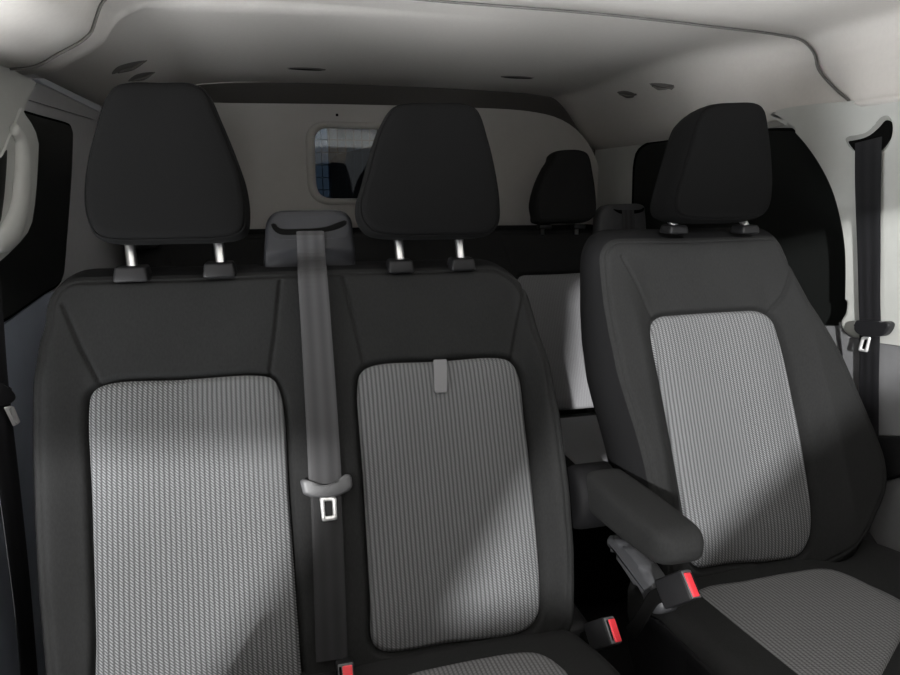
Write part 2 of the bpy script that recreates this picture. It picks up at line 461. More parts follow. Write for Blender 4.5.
iM = spline(BF.uns([(358, 388), (361, 373), (373, 365), (440, 360), (500, 357), (513, 361), (521, 375), (527, 420), (534, 480), (540, 540), (543, 590), (542, 618), (530, 634), (450, 648), (385, 655), (374, 646), (371, 600), (364, 480)], .01), 240)
sm = [BF.uns([(60, 303), (78, 345), (100, 388)], .01), BF.uns([(280, 279), (276, 325), (269, 377)], .005),
      BF.uns([(343, 276), (352, 310), (365, 366)], .005), BF.uns([(527, 283), (520, 320), (513, 361)], .01)]
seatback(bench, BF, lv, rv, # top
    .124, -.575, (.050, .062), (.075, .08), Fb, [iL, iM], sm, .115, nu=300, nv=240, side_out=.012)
insert_panel(bench, BF, iL, Fb, .010)
pM = insert_panel(bench, BF, iM, Fb, .010)
# woven label in the seam of the middle panel
q = BF.uns([(434, 359.5), (447, 359), (447.5, 392), (435, 392.5)], .01)
tg = spline([BF.P(u, v, .0125+Fb(np.array([u]), np.array([v]))[0]) for u, v in rpoly(q, .001, 3)], 40)
prism('fabric_label', rpoly([BF.P(u, v, .0135+Fb(np.array([u]), np.array([v]))[0]) for u, v in q], .0015, 3), BF.N*-.003, TAGM, pM)

def rest(parent, px, y, rec, tiltx=0, **k):
    fr = Frame((0, y, 1.33), (1, 0, 0), (0, sin(radians(rec)), cos(radians(rec))))
    return fr, fr.uns(px, -.04)
HL = [(118, 87), (133, 83), (165, 83), (195, 84), (208, 91), (222, 120), (238, 160), (247, 188), (250, 215), (247, 234), (236, 240), (170, 243.5), (110, 243), (98, 238), (90, 222), (87, 200), (90, 165), (99, 128), (108, 100)]
HM = [(391, 107), (404, 103.5), (432, 103), (462, 104), (474, 110), (485, 140), (493, 175), (497, 205), (496, 226), (489, 235), (430, 239), (380, 238), (367, 234), (358, 222), (356, 207), (363, 180), (372, 146), (381, 122)]
HD = [(692, 112), (702, 105), (725, 102.5), (748, 103.5), (755, 109), (760, 135), (763, 165), (763.5, 190), (760.5, 210), (752, 219), (710, 222.5), (680, 221.5), (667, 217), (664, 207), (670, 180), (679, 148), (686, 124)]
HL, HM, HD = [[(x, y+2.6*(240-y)/150) for x, y in h] for h in (HL, HM, HD)]
HR = [(552, 153), (562, 150.5), (578, 151), (585, 155), (590, 175), (593, 198), (593, 213), (588, 221), (560, 223), (535, 222.5), (534, 216), (532.5, 205), (537, 185), (545, 167), (550, 159)]
def post(hr, px0, px1, y, r, lean=8, name='head_restraint_post'):
    b = on_axis(px1[0], px1[1], 1, y); t = on_axis(px0[0], px0[1], 1, y)
    d = np.array([t[0]-b[0], .01, t[2]-b[2]])
    tube(name, [b-d*.25, b, b+d, b+d*1.9], r, STEEL, hr, n=20)
def bezel(seat, px, y, w, d, h, name='post_bezel', m=None):
    c = on_axis(px[0], px[1], 1, y)
    b = rbox(name, c, (w, d, h), m or BLK, seat, bev=.005, taper=(.86, .86))
    return b
fr, s = rest(bench, HL, 1.135, 9)
h1 = headrest(bench, fr, s, .115, None, None, name='head_restraint')
post(h1, (128.5, 243), (132, 266), 1.185, .0088); post(h1, (217.5, 240), (220.5, 263), 1.185, .0088)
bezel(bench, (133, 273), 1.185, .056, .05, .026); bezel(bench, (220, 269), 1.185, .055, .05, .026)
fr, s = rest(bench, HM, 1.135, 9)
h2 = headrest(bench, fr, s, .115, None, None, name='head_restraint')
post(h2, (399, 238), (400, 258), 1.185, .0085); post(h2, (460, 236.5), (460.5, 257), 1.185, .0085)
bezel(bench, (399.5, 265.5), 1.185, .050, .048, .024); bezel(bench, (461, 263.5), 1.185, .049, .048, .024)
# moulded belt guide between the head restraints
GF = Frame((0, 1.185, 1.05), (1, 0, 0), (0, sin(radians(12)), cos(radians(12))))
go = GF.uns([(262.5, 280), (263.5, 262), (266, 222), (272, 213.5), (282, 211), (335, 210.5), (345, 212), (351.5, 219), (356, 262), (357.5, 280)])
guide = pillow('belt_guide', rpoly(go, [.002, .01, .02, .012, .012, .012, .012, .016, .01, .002], 5), GF, [(.1, 0), (.5, 0), (.9, 0), (.965, -.002), (.99, -.006), (1, -.013), (1, -.05), (.98, -.06)], GUID, bench,
    G=lambda u, v: .014*float(sstep(.115, .145, np.array(v))))
# slot and raised lip of the guide
sl = GF.uns([(271, 224.5), (275, 223.5), (279, 228), (300, 229), (325, 227), (341, 221.5), (346, 220.5), (346.5, 224), (338, 229), (325, 232), (300, 234.5), (281, 234.5), (275, 231.5)], .014)
prism('belt_slot', [GF.P(u, v, .0155) for u, v in spline(sl, 60)], GF.N*-.006, RUB, guide)
lip = GF.uns([(272, 221), (275, 218), (300, 216.5), (340, 216), (346, 217.5), (347, 236), (340, 237.5), (276, 238.5), (272, 236)], .014)
prism('slot_surround', [GF.P(u, v, .0145) for u, v in spline(lip, 60)], GF.N*-.004, GUID, guide)

# bench cushion
CT = np.array([0, .86, .575]); ca = radians(6)
CFm = Frame((0, .86, .546), (1, 0, 0), (0, cos(ca), -sin(ca)))
bx0, bx1 = ul[-1][0]-.005, .475
co = rpoly([(bx0, .085), (bx1-.03, .085), (bx1+.01, -.05), (bx1, -.47), (bx0, -.47)], [.05, .07, .08, .06, .06])
def Gc(u, v): return .020*float(sstep(.40, .45, np.array(u)))+.02*float(sstep(-.33, -.38, np.array(u)))
cu = pillow('seat_cushion', co, CFm, [(.1, 0), (.5, 0), (.85, 0), (.92, -.003), (.96, -.01), (.985, -.022), (1, -.045), (1, -.10), (.98, -.13), (.9, -.15)], FAB, bench, G=Gc, n=220)
def cins(px, fr, r, off):
    return rpoly(fr.uns(px, off), r, 8)
ci = spline(CFm.uns([(395, 677), (412, 670), (440, 663.5), (480, 655.5), (518, 649.5), (538, 650), (552, 656), (575, 675), (610, 705), (640, 740), (500, 790), (380, 740), (385, 690)], .006), 160)
pillow('cushion_insert', ci, CFm, [(.1, .006), (.6, .006), (.9, .005), (.97, .003), (1, -.004)], RIBC, bench, G=lambda u, v: Gc(u, v), uvs=True, close_last=False)
cl = rpoly([(-.30, .06), (-.02, .06), (-.02, -.38), (-.30, -.38)], .05)
pillow('cushion_insert', cl, CFm, [(.1, .006), (.6, .006), (.9, .005), (.97, .003), (1, -.004)], RIBC, bench, uvs=True, close_last=False)
rbox('seat_base', (.04, .60, .24), (.74, .42, .40), BLK, bench, bev=.02)
# hinge cover at the lower inboard corner of the bench back
pb = on_axis(566, 628, 1, .93)
rbox('hinge_cover', pb+np.array([.005, .02, -.02]), (.06, .12, .10), BLK, bench, bev=.02)

# ================================================================== driver's seat
drv = thing('driver_seat', 'single black and grey front seat on the right with an inboard armrest', 'seat', (.87, .85, .12))
DF = rframe((0, 1.128, 1.05), 23)
def Fd(u, v):
    n = .052*sstep(.72, .655, u)+.055*sstep(.985, 1.06, u)
    n = n*sstep(.16, -.10, v)*(.75+.25*sstep(-.05, -.3, v))
    n = n-.30*np.clip(v+.0, 0, 1)**2-1.0*np.clip(-.40-v, 0, 1)**2-.008*np.exp(-((u-.85)/.1)**2)
    return n
dl = DF.uns([(612, 300), (614, 330), (620, 370), (628, 400), (637, 432), (645, 465), (652, 500), (660, 545)], .045)
dr = DF.uns([(822, 298), (836, 328), (851, 360), (872, 418), (886, 455), (889.5, 475), (887, 495)], .05)
dlv = [(v, u) for u, v in dl]+[(-.55, dl[-1][0]+.01), (.2, dl[0][0]+.03), (.10, dl[0][0]+.012)]
dtop = .172
drp = DF.uns([(803, 262)], .03)
drv_ = [(v, u) for u, v in dr]+[(-.42, dr[-1][0]-.02), (-.46, dr[-1][0]-.05), (-.5, dr[-1][0]-.09), (-.53, dr[-1][0]-.13), (drp[0][1], drp[0][0]), (.2, drp[0][0]-.01)]
iD = spline(DF.uns([(653, 338), (655, 323), (663, 316), (680, 313.5), (740, 309.5), (764, 310), (775, 317), (782, 338), (797, 410), (807, 465), (814, 510), (816, 540), (810, 556), (785, 563), (740, 566), (705, 569), (696, 560), (689, 520), (680, 470), (665, 395)], .01), 240)
smd = [DF.uns([(627, 254), (640, 282), (651, 307), (658, 318)], .015), DF.uns([(799, 246), (795, 268), (785, 295), (773, 313)], .015)]
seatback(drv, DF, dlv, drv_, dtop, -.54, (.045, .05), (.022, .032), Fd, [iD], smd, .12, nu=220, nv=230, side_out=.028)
insert_panel(drv, DF, iD, Fd, .010)
fr, s = rest(drv, HD, 1.125, 9)
h3 = headrest(drv, fr, s, .115, None, None, name='head_restraint')
post(h3, (672, 219), (674, 225), 1.185, .0075); post(h3, (744, 218), (745, 224.5), 1.185, .0075)
bezel(drv, (674, 229), 1.185, .045, .045, .018); bezel(drv, (745, 229), 1.185, .045, .045, .018)
DC = Frame((0, .90, .582), (1, 0, 0), (0, cos(ca), -sin(ca)))
do = rpoly([(.60, .10), (1.13, .10), (1.17, -.08), (1.17, -.48), (.585, -.48), (.585, -.08)], [.05, .05, .05, .08, .08, .05])
def Gd(u, v): return .018*float(sstep(.69, .62, np.array(u)))+.03*float(sstep(1.06, 1.13, np.array(u)))
pillow('seat_cushion', do, DC, [(.1, -.004), (.5, -.004), (.85, -.004), (.92, -.006), (.96, -.012), (.985, -.024), (1, -.045), (1, -.09), (.98, -.12), (.9, -.13)], FAB, drv, G=Gd, n=220)
di = spline(DC.uns([(690, 594), (703, 585), (740, 579), (790, 570), (825, 566), (842, 570), (873, 584), (905, 600), (915, 615), (903, 634), (880, 676), (862, 705), (840, 712), (800, 686), (752, 648), (705, 610)], .003), 160)
pillow('cushion_insert', di, DC, [(.1, .004), (.6, .004), (.9, .003), (.97, .001), (1, -.008)], RIBC, drv, G=lambda u, v: Gd(u, v)*.5, uvs=True, close_last=False)
rbox('seat_base', (.88, .64, .25), (.48, .42, .40), BLK, drv, bev=.02)
# side valance under the cushion, with its adjusting rail
pv = [np.array([.585, p[1], p[2]]) for p in [on_axis(x, y, 0, .585) for x, y in [(636, 610), (660, 622), (760, 720), (740, 760), (640, 700), (625, 640)]]]
prism('side_valance', rpoly(pv, .015, 5), (.04, 0, 0), BLK, drv, bev=.006)
# recliner cover beside the belt buckle
rc = [on_axis(x, y, 0, .575) for x, y in [(606, 536), (618, 543), (634, 560), (648, 580), (656, 598), (659.5, 609), (655, 615), (646, 612), (640, 596), (628, 576), (614, 556), (605, 545)]]
prism('recliner_cover', spline(rc, 60), (.035, 0, 0), GRYP, drv, bev=.012, seg=5, smooth=True)
rb = [on_axis(x, y, 0, .595) for x, y in [(846, 540), (857, 536), (880, 580), (890, 600), (870, 600)]]
rb = [np.array([1.12, p[1], p[2]]) for p in [on_axis(x, y, 0, 1.12) for x, y in [(848, 540), (858, 534), (880, 568), (884, 590), (866, 580)]]]
prism('hinge_bracket', rb, (.03, 0, 0), BLK, drv, bev=.005)
# armrest
a0, a1 = np.array([.547, 1.01, .762]), np.array([.553, .735, .774])
L = 26; R = []
for i in range(L):
    t = i/(L-1); c = a0+(a1-a0)*t
    w = .040+.006*sin(pi*t); h = .036-.006*t
    e = 1.0
    if t > .86: e = sqrt(max(0, 1-((t-.86)/.145)**2))
    if t < .08: e = sqrt(max(0.02, 1-((.08-t)/.085)**2))
    sec = []
    for k in range(40):
        an = 2*pi*k/40; cx, sx = cos(an), sin(an); q_ = .5
        x = w*(.35+.65*e)*abs(cx)**q_*(1 if cx > 0 else -1); z = h*e*abs(sx)**q_*(1 if sx > 0 else -1)
        if z < 0: z *= 1.25-.35*t
        sec.append(c+np.array([x, 0, z]))
    R.append(np.array(sec))
V, F_ = rings(R)
arm = obj('armrest', V, F_, FAB, drv)
pc = a0+np.array([-.040, .0, -.024])
t_ = np.linspace(0, 2*pi, 40, endpoint=False)
R = [np.array([pc+np.array([x, .05*r_*cos(a), .062*r_*sin(a)]) for a in t_]) for x, r_ in [(-.018, .5), (-.018, .8), (-.012, .95), (0, 1.0), (.06, 1.0)]]
V, F_ = rings(R); piv = obj('armrest_pivot', V, F_, mat('matt_black_plastic', (.005, .005, .0055), .7, spec=.12), drv)

# ================================================================== seat belts
def buckle(name_label, c, ex, ey, ez, w, l, d, group=None, strap_to=None, flip=1, sl=1.0):
    """ex across the end face, ey along it, ez out of it"""
    ex = np.array(ex, float); ex /= np.linalg.norm(ex); ey = np.array(ey, float); ey -= ex*(ex@ey); ey /= np.linalg.norm(ey)
    ez = np.cross(ex, ey); 
    if ez @ np.array(CAM-c) < 0: ez = -ez
    R = Matrix((ex, ey, ez)).transposed()
    t = thing('seat_belt_buckle', name_label, 'belt buckle', tuple(c-ez*d), group or 'front seat belt buckles')
    hs = rbox('housing', c-ez*d/2, (w, l, d), BLK, t, bev=.0035, R=R)
    rbox('end_plate', c+ez*.0002, (w*.86, l*.92, .003), GRYP2, t, bev=.0012, R=R)
    rbox('release_button', c+ez*.0018-ex*flip*w*.10+ey*l*.03, (w*.56, l*.80, .005), RED, t, bev=.0015, R=R)
    rbox('tongue_slot', c+ez*.0013+ex*flip*w*.30, (w*.14, l*.72, .002), RUB, t, bev=.0008, R=R)
    if strap_to is not None:
        p = [c-ez*(d-.005), c-ez*(d+.02), (c-ez*(d+.02)+np.array(strap_to))/2-np.array([0, 0, .004]), np.array(strap_to)]
        ribbon('strap', spline(p, 20, closed=False), ey, l*.5, .004, RUB, t)
    return t
b1 = on_axis(691, 584, 1, .79)
buckle('black belt buckle with red button beneath the front end of the armrest', b1, (.889, .343, -.294), (.05, -.72, -.69), None, .030, .047, .056, strap_to=(.545, .86, .55), flip=1)
b2 = on_axis(612.5, 630, 1, .82)
buckle('black belt buckle with red button low in the gap between the two front seats', b2, (.92, .30, -.25), (.12, -.68, -.72), None, .026, .044, .05, strap_to=(.47, .90, .50), flip=-1)
b3 = on_axis(346, 675, 1, .86)
buckle('black belt buckle with red button poking up at the front foot of the bench backrest', b3, (1, 0, 0), (0, -.5, -.85), None, .027, .036, .04, strap_to=(.045, .91, .515), flip=-1)

# centre belt on the bench
belt = thing('seat_belt', 'grey lap and shoulder belt hanging down the middle of the bench back', 'seat belt', tuple(BF.P(.05, -.1, .05)))
def bel(px, fr, n): u, v = fr.un(px[0], px[1], n); return fr.P(u, v, n)
pp = [GF.P(*GF.un(310, 229, .010), .010), GF.P(*GF.un(310.5, 236, .020), .020), GF.P(*GF.un(311.5, 255, .018), .018), bel((312.5, 275), BF, .030), bel((315, 310), BF, .027), bel((319, 370), BF, .024), bel((322, 420), BF, .022), bel((325.5, 484), BF, .021)]
ribbon('webbing', spline(pp, 60, closed=False), (1, 0, 0), np.linspace(.049, .054, 60), .003, WEB, belt)
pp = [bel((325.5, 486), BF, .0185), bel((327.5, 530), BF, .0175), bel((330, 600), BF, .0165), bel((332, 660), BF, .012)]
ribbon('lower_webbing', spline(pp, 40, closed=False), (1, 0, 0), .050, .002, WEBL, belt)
TF = Frame(BF.O+BF.N*.026, (1, -.0, .0), BF.V)
tp = TF.uns([(300, 481), (303, 479), (308, 480), (309, 485), (326, 485), (342, 481.5), (343, 476), (346, 474), (351, 475), (352.5, 487), (349, 491), (338, 496), (326, 498), (310, 497), (303, 494)])
tong = pillow('tongue_cover', rpoly(tp, .003, 4), TF, [(.2, .004), (.8, .004), (.95, .0025), (1, -.001), (1, -.008)], GRYP2, belt, n=120)
to = TF.uns([(319.5, 497), (336.5, 497), (337.5, 520), (322, 522)]); ti = TF.uns([(324.5, 501.5), (332, 501), (333, 515.5), (325.5, 516.5)])
bevel_ring('tongue_plate', TF, rpoly(to, .004, 5), rpoly(ti, .002, 5), -.003, .001, TONG, belt)
# ================================================================== rear row
rear = thing('rear_bench_seat', 'rear bench seat of black and grey fabric in front of the grey bulkhead', 'seat', (.38, 1.95, .1))
RF = rframe((0, 2.1, 1.05), 18)
def Fr_(u, v):
    n = -.35*np.clip(v, 0, 1)**2
    for c in (-.17, .38, .93): n = n-.010*np.exp(-((u-c)/.10)**2)
    return n
r1 = RF.un(558, 228)[1]
rins = []
tl = RF.un(535, 274.5)
for c in (-.17, .38, .93):
    rins.append(rpoly([(c-.155, tl[1]), (c+.155, tl[1]+.002), (c+.15, -.52), (c-.15, -.52)], .035, 8))
sr = [[(c+s*.155, tl[1]), (c+s*.20, r1-.02)] for c in (-.17, .38, .93) for s in (-1, 1)]
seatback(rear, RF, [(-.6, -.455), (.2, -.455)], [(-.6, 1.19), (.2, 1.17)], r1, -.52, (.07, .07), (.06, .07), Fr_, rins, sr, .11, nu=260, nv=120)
for r_ in rins: insert_panel(rear, RF, r_, Fr_, .010, m=RIBR, n=140)
for k, dx in enumerate((0, -.55, -1.24)):
    frr = Frame((0, 2.08, 1.3), (1, 0, 0), (0, sin(radians(8)), cos(radians(8))))
    s = [(u+dx, v) for u, v in frr.uns(HR, -.04)]
    hh = headrest(rear, frr, s, .10, None, None, m=FAB)
    for ppx in ((543, 223), (577, 223)):
        b = on_axis(ppx[0], ppx[1], 1, 2.13)+np.array([dx, 0, 0])
        tube('head_restraint_post', [b+np.array([0, 0, -.04]), b, b+np.array([0, 0, .05])], .007, STEEL, hh, n=12)
        rbox('post_bezel', b+np.array([0, -.01, -.012]), (.045, .035, .016), BLK2, rear, bev=.004)
gq = Frame((0, 2.03, 1.05), (1, 0, 0), (0, sin(radians(8)), cos(radians(8))))
gl = rpoly(gq.uns([(599, 236), (600, 212), (607, 204), (640, 203), (646, 206), (648, 236)]), [.002, .015, .012, .01, .008, .002], 5)
gd = pillow('belt_guide', gl, gq, [(.1, 0), (.9, 0), (.97, -.003), (1, -.012), (1, -.05)], GRYP, rear, n=80)
prism('belt_slot', [gq.P(u, v, .003) for u, v in spline(gq.uns([(613, 209), (618, 210), (640, 209.5), (644, 207.5), (643, 211), (636, 213.5), (620, 213.5)]), 40)], gq.N*-.004, RUB, gd)
rbox('belt_guide', (-.405, 2.06, 1.19), (.09, .06, .12), BLK, rear, bev=.012)
rbox('seat_cushion', (.38, 1.72, .46), (1.62, .52, .15), FAB, rear, bev=.04, seg=5)
for c in (-.17, .38, .93):
    rbox('cushion_insert', (c, 1.70, .532), (.32, .42, .02), mat('rear_cushion_grey', (.21, .21, .22), .9, noise=.1, nscale=300) if c < -.1 else bpy.data.materials['rear_cushion_grey'], rear, bev=.009)
rbox('seat_base', (.38, 1.76, .22), (1.5, .36, .36), BLK, rear, bev=.02)
gb = thing('seat_belt', 'short grey belt coming out of the rear bench belt guide', 'seat belt', tuple(gq.P(*gq.un(628, 212), .01)))
pp = [gq.P(*gq.un(628, y_, .008), .008+.002*i) for i, y_ in enumerate((210, 216, 224, 234))]+[RF.P(RF.un(629, 240)[0], r1-.02, .012), RF.P(RF.un(633, 300)[0], -.15, .016), RF.P(RF.un(640, 420)[0], -.45, .014)]
ribbon('webbing', spline(pp, 50, closed=False), (1, 0, 0), .047, .002, WEB, gb)

# ================================================================== the van's shell
def S(o, kind='structure'):
    o['kind'] = kind; return o
XL, XR = -.50, 1.25
S(rbox('floor', (.375, .8, -.02), (1.9, 3.9, .04), FLOORM, None, bev=.002))
# headliner over the front seats: its rear lip is the arch seen across the roof
AR = [(-.60, 1.38, 1.47), (-.52, 1.38, 1.502)]+[tuple(on_axis(x, y, 1, 1.38)) for x, y in [(8, 69), (36, 66), (58, 54), (80, 42), (91, 32), (96, 18), (104, 0)]]
AR += [(-.255, 1.38, 1.653), (-.1, 1.38, 1.672), (.12, 1.38, 1.676)]+[tuple(on_axis(x, y, 1, 1.38)) for x, y in [(450, 2), (600, 14), (720, 27.5), (780, 35)]]
AR += [tuple(on_axis(x, y, 0, X_)) for x, y, X_ in [(803, 40.5, 1.205), (815, 53, 1.225), (819, 68, 1.225), (836, 88, 1.215), (850, 100, 1.205), (854, 105, 1.195)]]
AR += [(1.24, AR[-1][1]-.01, 1.45)]
AR = spline(AR, 240, closed=False)
cx = .40
def arch(y, dz=0.0, out=0.0):
    a = AR.copy(); a[:, 1] += y-1.38; a[:, 2] += dz
    if out:
        T = np.gradient(AR, axis=0); n_ = np.stack([-T[:, 2], T[:, 0]*0, T[:, 0]], 1); n_ /= np.linalg.norm(n_, axis=1)[:, None]; a += n_*out
    return a
ys = [-.30, -.1, .2, .6, 1.0, 1.3, 1.37]
G = [arch(y, -.05*max(0, (.2-y)/.5)**1.5) for y in ys]+[arch(1.380, 0, .004), arch(1.383, 0, .012), arch(1.383, 0, .03)]
S(grid('ceiling', G, HEAD))
tube('trim_9', arch(1.384, 0, .001)[6:-9], .0030, mat('headliner_welt', (.10, .095, .09), .8), None, n=8)['kind'] = 'structure'
def rear_z(x, y=2.0):
    t = (x-cx)/.86; d_ = .112 if t < 0 else .205
    return 1.675-.020*abs(t)**2-d_*float(sstep(.74, 1.02, abs(t)))-.022*float(np.clip((y-1.5)/.68, 0, 1))*float(1-sstep(.7, .98, abs(t)))+.12*max(0, y-2.17)**1.5*float(1-sstep(.6, .95, abs(t)))
RX = spline([(x, 0, rear_z(x)) for x in np.linspace(-.56, 1.30, 90)], 240, closed=False)[:, 0]
def arch2(y, kl, kr, drop=0.0):
    out = []; a = arch(y, 0, .010)
    for p, x in zip(a, RX):
        w_ = float(sstep(.2, .7, np.array((x+.5)/1.75))); k = kl*(1-w_)+kr*w_
        q = np.array([x, y, rear_z(x, y)-drop])
        out.append(p*(1-k)+q*k)
    return np.array(out)
G = [arch2(1.376, 0, 0), arch2(1.40, 0, 0), arch2(1.46, 0, .05), arch2(1.50, 0, .15), arch2(1.512, .12, .2), arch2(1.522, .5, .25), arch2(1.54, .9, .3), arch2(1.56, 1, .4), arch2(1.62, 1, .65), arch2(1.70, 1, .9), arch2(1.78, 1, 1), arch2(1.9, 1, 1), arch2(2.1, 1, 1), arch2(2.16, 1, 1), arch2(2.2, 1, 1), arch2(2.24, 1, 1), arch2(2.28, 1, 1), arch2(2.33, 1, 1), arch2(2.40, 1, 1), arch2(2.48, 1, 1)]
rh = S(grid('ceiling_rear', G, HEAD))

# side walls: openings for the door glass ahead of the pillars
S(prism('wall_right', [(XR, 1.05, 0), (XR, 2.62, 0), (XR, 2.62, 1.62), (XR, 1.05, 1.62)], (.03, 0, 0), PILL))
S(prism('wall_left', [(XL, 1.15, 0), (XL, 2.62, 0), (XL, 2.62, 1.60), (XL, 1.15, 1.60)], (-.03, 0, 0), SIDEM))
S(prism('door_1', [(XR+.0, -1.0, 0), (XR, 1.1, 0), (XR, 1.1, .96), (XR, -1.0, 1.02)], (.04, 0, 0), PILLD))
S(prism('door_2', [(XL-.0, -1.0, 0), (XL, 1.2, 0), (XL, 1.2, .66), (XL, .20, .67), (XL, .0, .90), (XL, -1.0, 1.0)], (-.04, 0, 0), SIDED))
# rear bulkhead with its window
BY = 2.45
bp = [on_axis(x, y, 1, BY) for x, y in [(225, 103), (330, 104), (450, 107), (530, 111.5), (560, 119), (580, 133), (594, 154), (602, 182), (606, 228)]]
outl = [np.array([-.52, BY, 0]), np.array([-.52, BY, 1.592])]+bp+[np.array([bp[-1][0]+.01, BY, 0])]
outl2 = np.vstack([outl[:3], spline(outl[3:-1], 40, closed=False), outl[-1:]])
z0, z1 = on_axis(330, 205, 1, BY)[2], on_axis(330, 121, 1, BY)[2]
x0, x1 = on_axis(306, 165, 1, BY)[0], .655
hole = rpoly([(x0+.022, z0+.016), (x1-.022, z0+.016), (x1-.022, z1-.016), (x0+.022, z1-.016)], .07, 8)
def holed(name, outer, inner, d, m, parent=None):
    bm = bmesh.new()
    def loop(P):
        vs = [bm.verts.new(tuple(p)) for p in P]
        return [bm.edges.new((vs[i], vs[(i+1) % len(vs)])) for i in range(len(vs))]
    e = loop(outer)+loop(inner)
    bmesh.ops.triangle_fill(bm, use_beauty=True, edges=e)
    r = bmesh.ops.extrude_face_region(bm, geom=bm.faces[:])
    for v in [g for g in r['geom'] if isinstance(g, bmesh.types.BMVert)]: v.co += Vector(d)
    bm.verts.index_update(); V = [np.array(v.co) for v in bm.verts]; F = [[v.index for v in f.verts] for f in bm.faces]; bm.free()
    return obj(name, V, F, m, parent, smooth=False)
S(holed('wall_back', outl2, [(x, BY, z) for x, z in hole], (0, .03, 0), BULK))
WF = Frame((0, BY, 0), (1, 0, 0), (0, 0, 1))
win = S(thing('window_3', None, None, (.375, BY, z0)))
ro = rpoly([(x0, z0), (x1, z0), (x1, z1), (x0, z1)], .085, 10); ri = rpoly([(x0+.034, z0+.024), (x1-.034, z0+.024), (x1-.034, z1-.024), (x0+.034, z1-.024)], .055, 10)
bevel_ring('window_frame', WF, ro, ri, -.004, .010, mat('window_frame_grey', (.42, .41, .385), .65), win, n=160)
GLASS = bpy.data.materials.new('tinted_bulkhead_glass'); GLASS.use_nodes = True
g = GLASS.node_tree; g.nodes.remove(g.nodes['Principled BSDF'])
tr = g.nodes.new('ShaderNodeBsdfTransparent'); tr.inputs[0].default_value = (.72, .78, .82, 1)
gl_ = g.nodes.new('ShaderNodeBsdfGlossy'); gl_.inputs['Roughness'].default_value = .03
mx = g.nodes.new('ShaderNodeMixShader'); mx.inputs[0].default_value = .04
g.links.new(tr.outputs[0], mx.inputs[1]); g.links.new(gl_.outputs[0], mx.inputs[2]); g.links.new(mx.outputs[0], g.nodes['Material Output'].inputs[0])
prism('glass', [(p[0], BY+.006, p[1]) for p in ri], (0, .004, 0), GLASS, win)
# wire guard behind the glass
V = []; F_ = []
def addbar(a, b, r):
    a, b = np.array(a), np.array(b); t = (b-a)/np.linalg.norm(b-a); s_ = np.cross(t, (0, 1, 0)); y_ = np.array([0, 1, 0])
    n0 = len(V)
    for p in (a, b):
        for q in ((1, 1), (-1, 1), (-1, -1), (1, -1)): V.append(p+s_*r*q[0]+y_*r*q[1])
    for i in range(4): F_.append((n0+i, n0+(i+1) % 4, n0+4+(i+1) % 4, n0+4+i))
xx = x0+.03
while xx < x1-.02: addbar((xx, BY+.05, z0), (xx, BY+.05, z1), .0016); xx += .030
zz = z0+.01
while zz < z1: addbar((x0, BY+.053, zz), (x1, BY+.053, zz), .0016); zz += .045
obj('wire_guard', V, F_, DARKR, win, smooth=False)
# cargo space behind
wx, wz = on_axis(329.5, 197, 1, 3.6)[[0, 2]]
S(prism('wall_cargo', [(wx, 3.6, 0), (XR, 3.6, 0), (XR, 3.6, 1.62), (wx, 3.6, 1.62)], (0, .03, 0), CARGOB))
S(prism('wall_cargo_lower', [(XL, 3.6, 0), (wx, 3.6, 0), (wx, 3.6, wz), (XL, 3.6, wz)], (0, .03, 0), CARGOB))
PANE = bpy.data.materials.new('tinted_rear_door_glass'); PANE.use_nodes = True
g = PANE.node_tree; g.nodes.remove(g.nodes['Principled BSDF'])
tr = g.nodes.new('ShaderNodeBsdfTransparent'); tr.inputs[0].default_value = (.24, .28, .33, 1)
g.links.new(tr.outputs[0], g.nodes['Material Output'].inputs[0])
S(prism('window_4', [(XL, 3.61, wz), (wx, 3.61, wz), (wx, 3.61, 1.62), (XL, 3.61, 1.62)], (0, .004, 0), PANE))
S(prism('wall_cargo_left', [(.02, 2.55, 0), (.02, 3.6, 0), (.02, 3.6, 1.62), (.02, 2.55, 1.62)], (-.02, 0, 0), CARGO))
S(prism('ceiling_cargo', [(XL, 2.62, 1.62), (XR, 2.62, 1.62), (XR, 3.6, 1.62), (XL, 3.6, 1.62)], (0, 0, .03), CARGOD))
S(prism('wall_cargo_right', [(XR, 2.62, 0), (XR, 3.6, 0), (XR, 3.6, 1.62), (XR, 2.62, 1.62)], (.03, 0, 0), CARGOD))
S(prism('floor_cargo', [(XL, 2.5, 0), (XR, 2.5, 0), (XR, 3.6, 0), (XL, 3.6, 0)], (0, 0, .02), CARGOD))
# perforated dark load guard standing in the cargo space
lg = thing('load_guard', 'dark perforated panel seen through the bulkhead window', 'panel', (.42, 2.8, 0))
LGO = [on_axis(x, y, 1, 2.8) for x, y in [(331, 160), (336, 155), (372, 146), (430, 140)]]
LGO += [np.array([LGO[3][0], 2.8, .02]), np.array([LGO[0][0], 2.8, .02])]
LGM = mat('perforated_dark_panel', (.012, .013, .015), .7, spec=.2); nt = LGM.node_tree
vo = nt.nodes.new('ShaderNodeTexVoronoi'); vo.inputs['Scale'].default_value = 14; vo.inputs['Randomness'].default_value = .0; vo.feature = 'DISTANCE_TO_EDGE'
tc_ = nt.nodes.new('ShaderNodeTexCoord'); nt.links.new(tc_.outputs['Object'], vo.inputs['Vector'])
wv = M_(nt, 'GREATER_THAN', M_(nt, 'SINE', M_(nt, 'MULTIPLY', vo.outputs['Distance'], 150.0)), .3)
mx = nt.nodes.new('ShaderNodeMixRGB'); mx.inputs[1].default_value = (.006, .006, .007, 1); mx.inputs[2].default_value = (.05, .045, .05, 1)
nt.links.new(wv, mx.inputs[0]); nt.links.new(mx.outputs[0], nt.nodes['Principled BSDF'].inputs['Base Color'])
prism('panel', LGO, (0, .02, 0), LGM, lg)
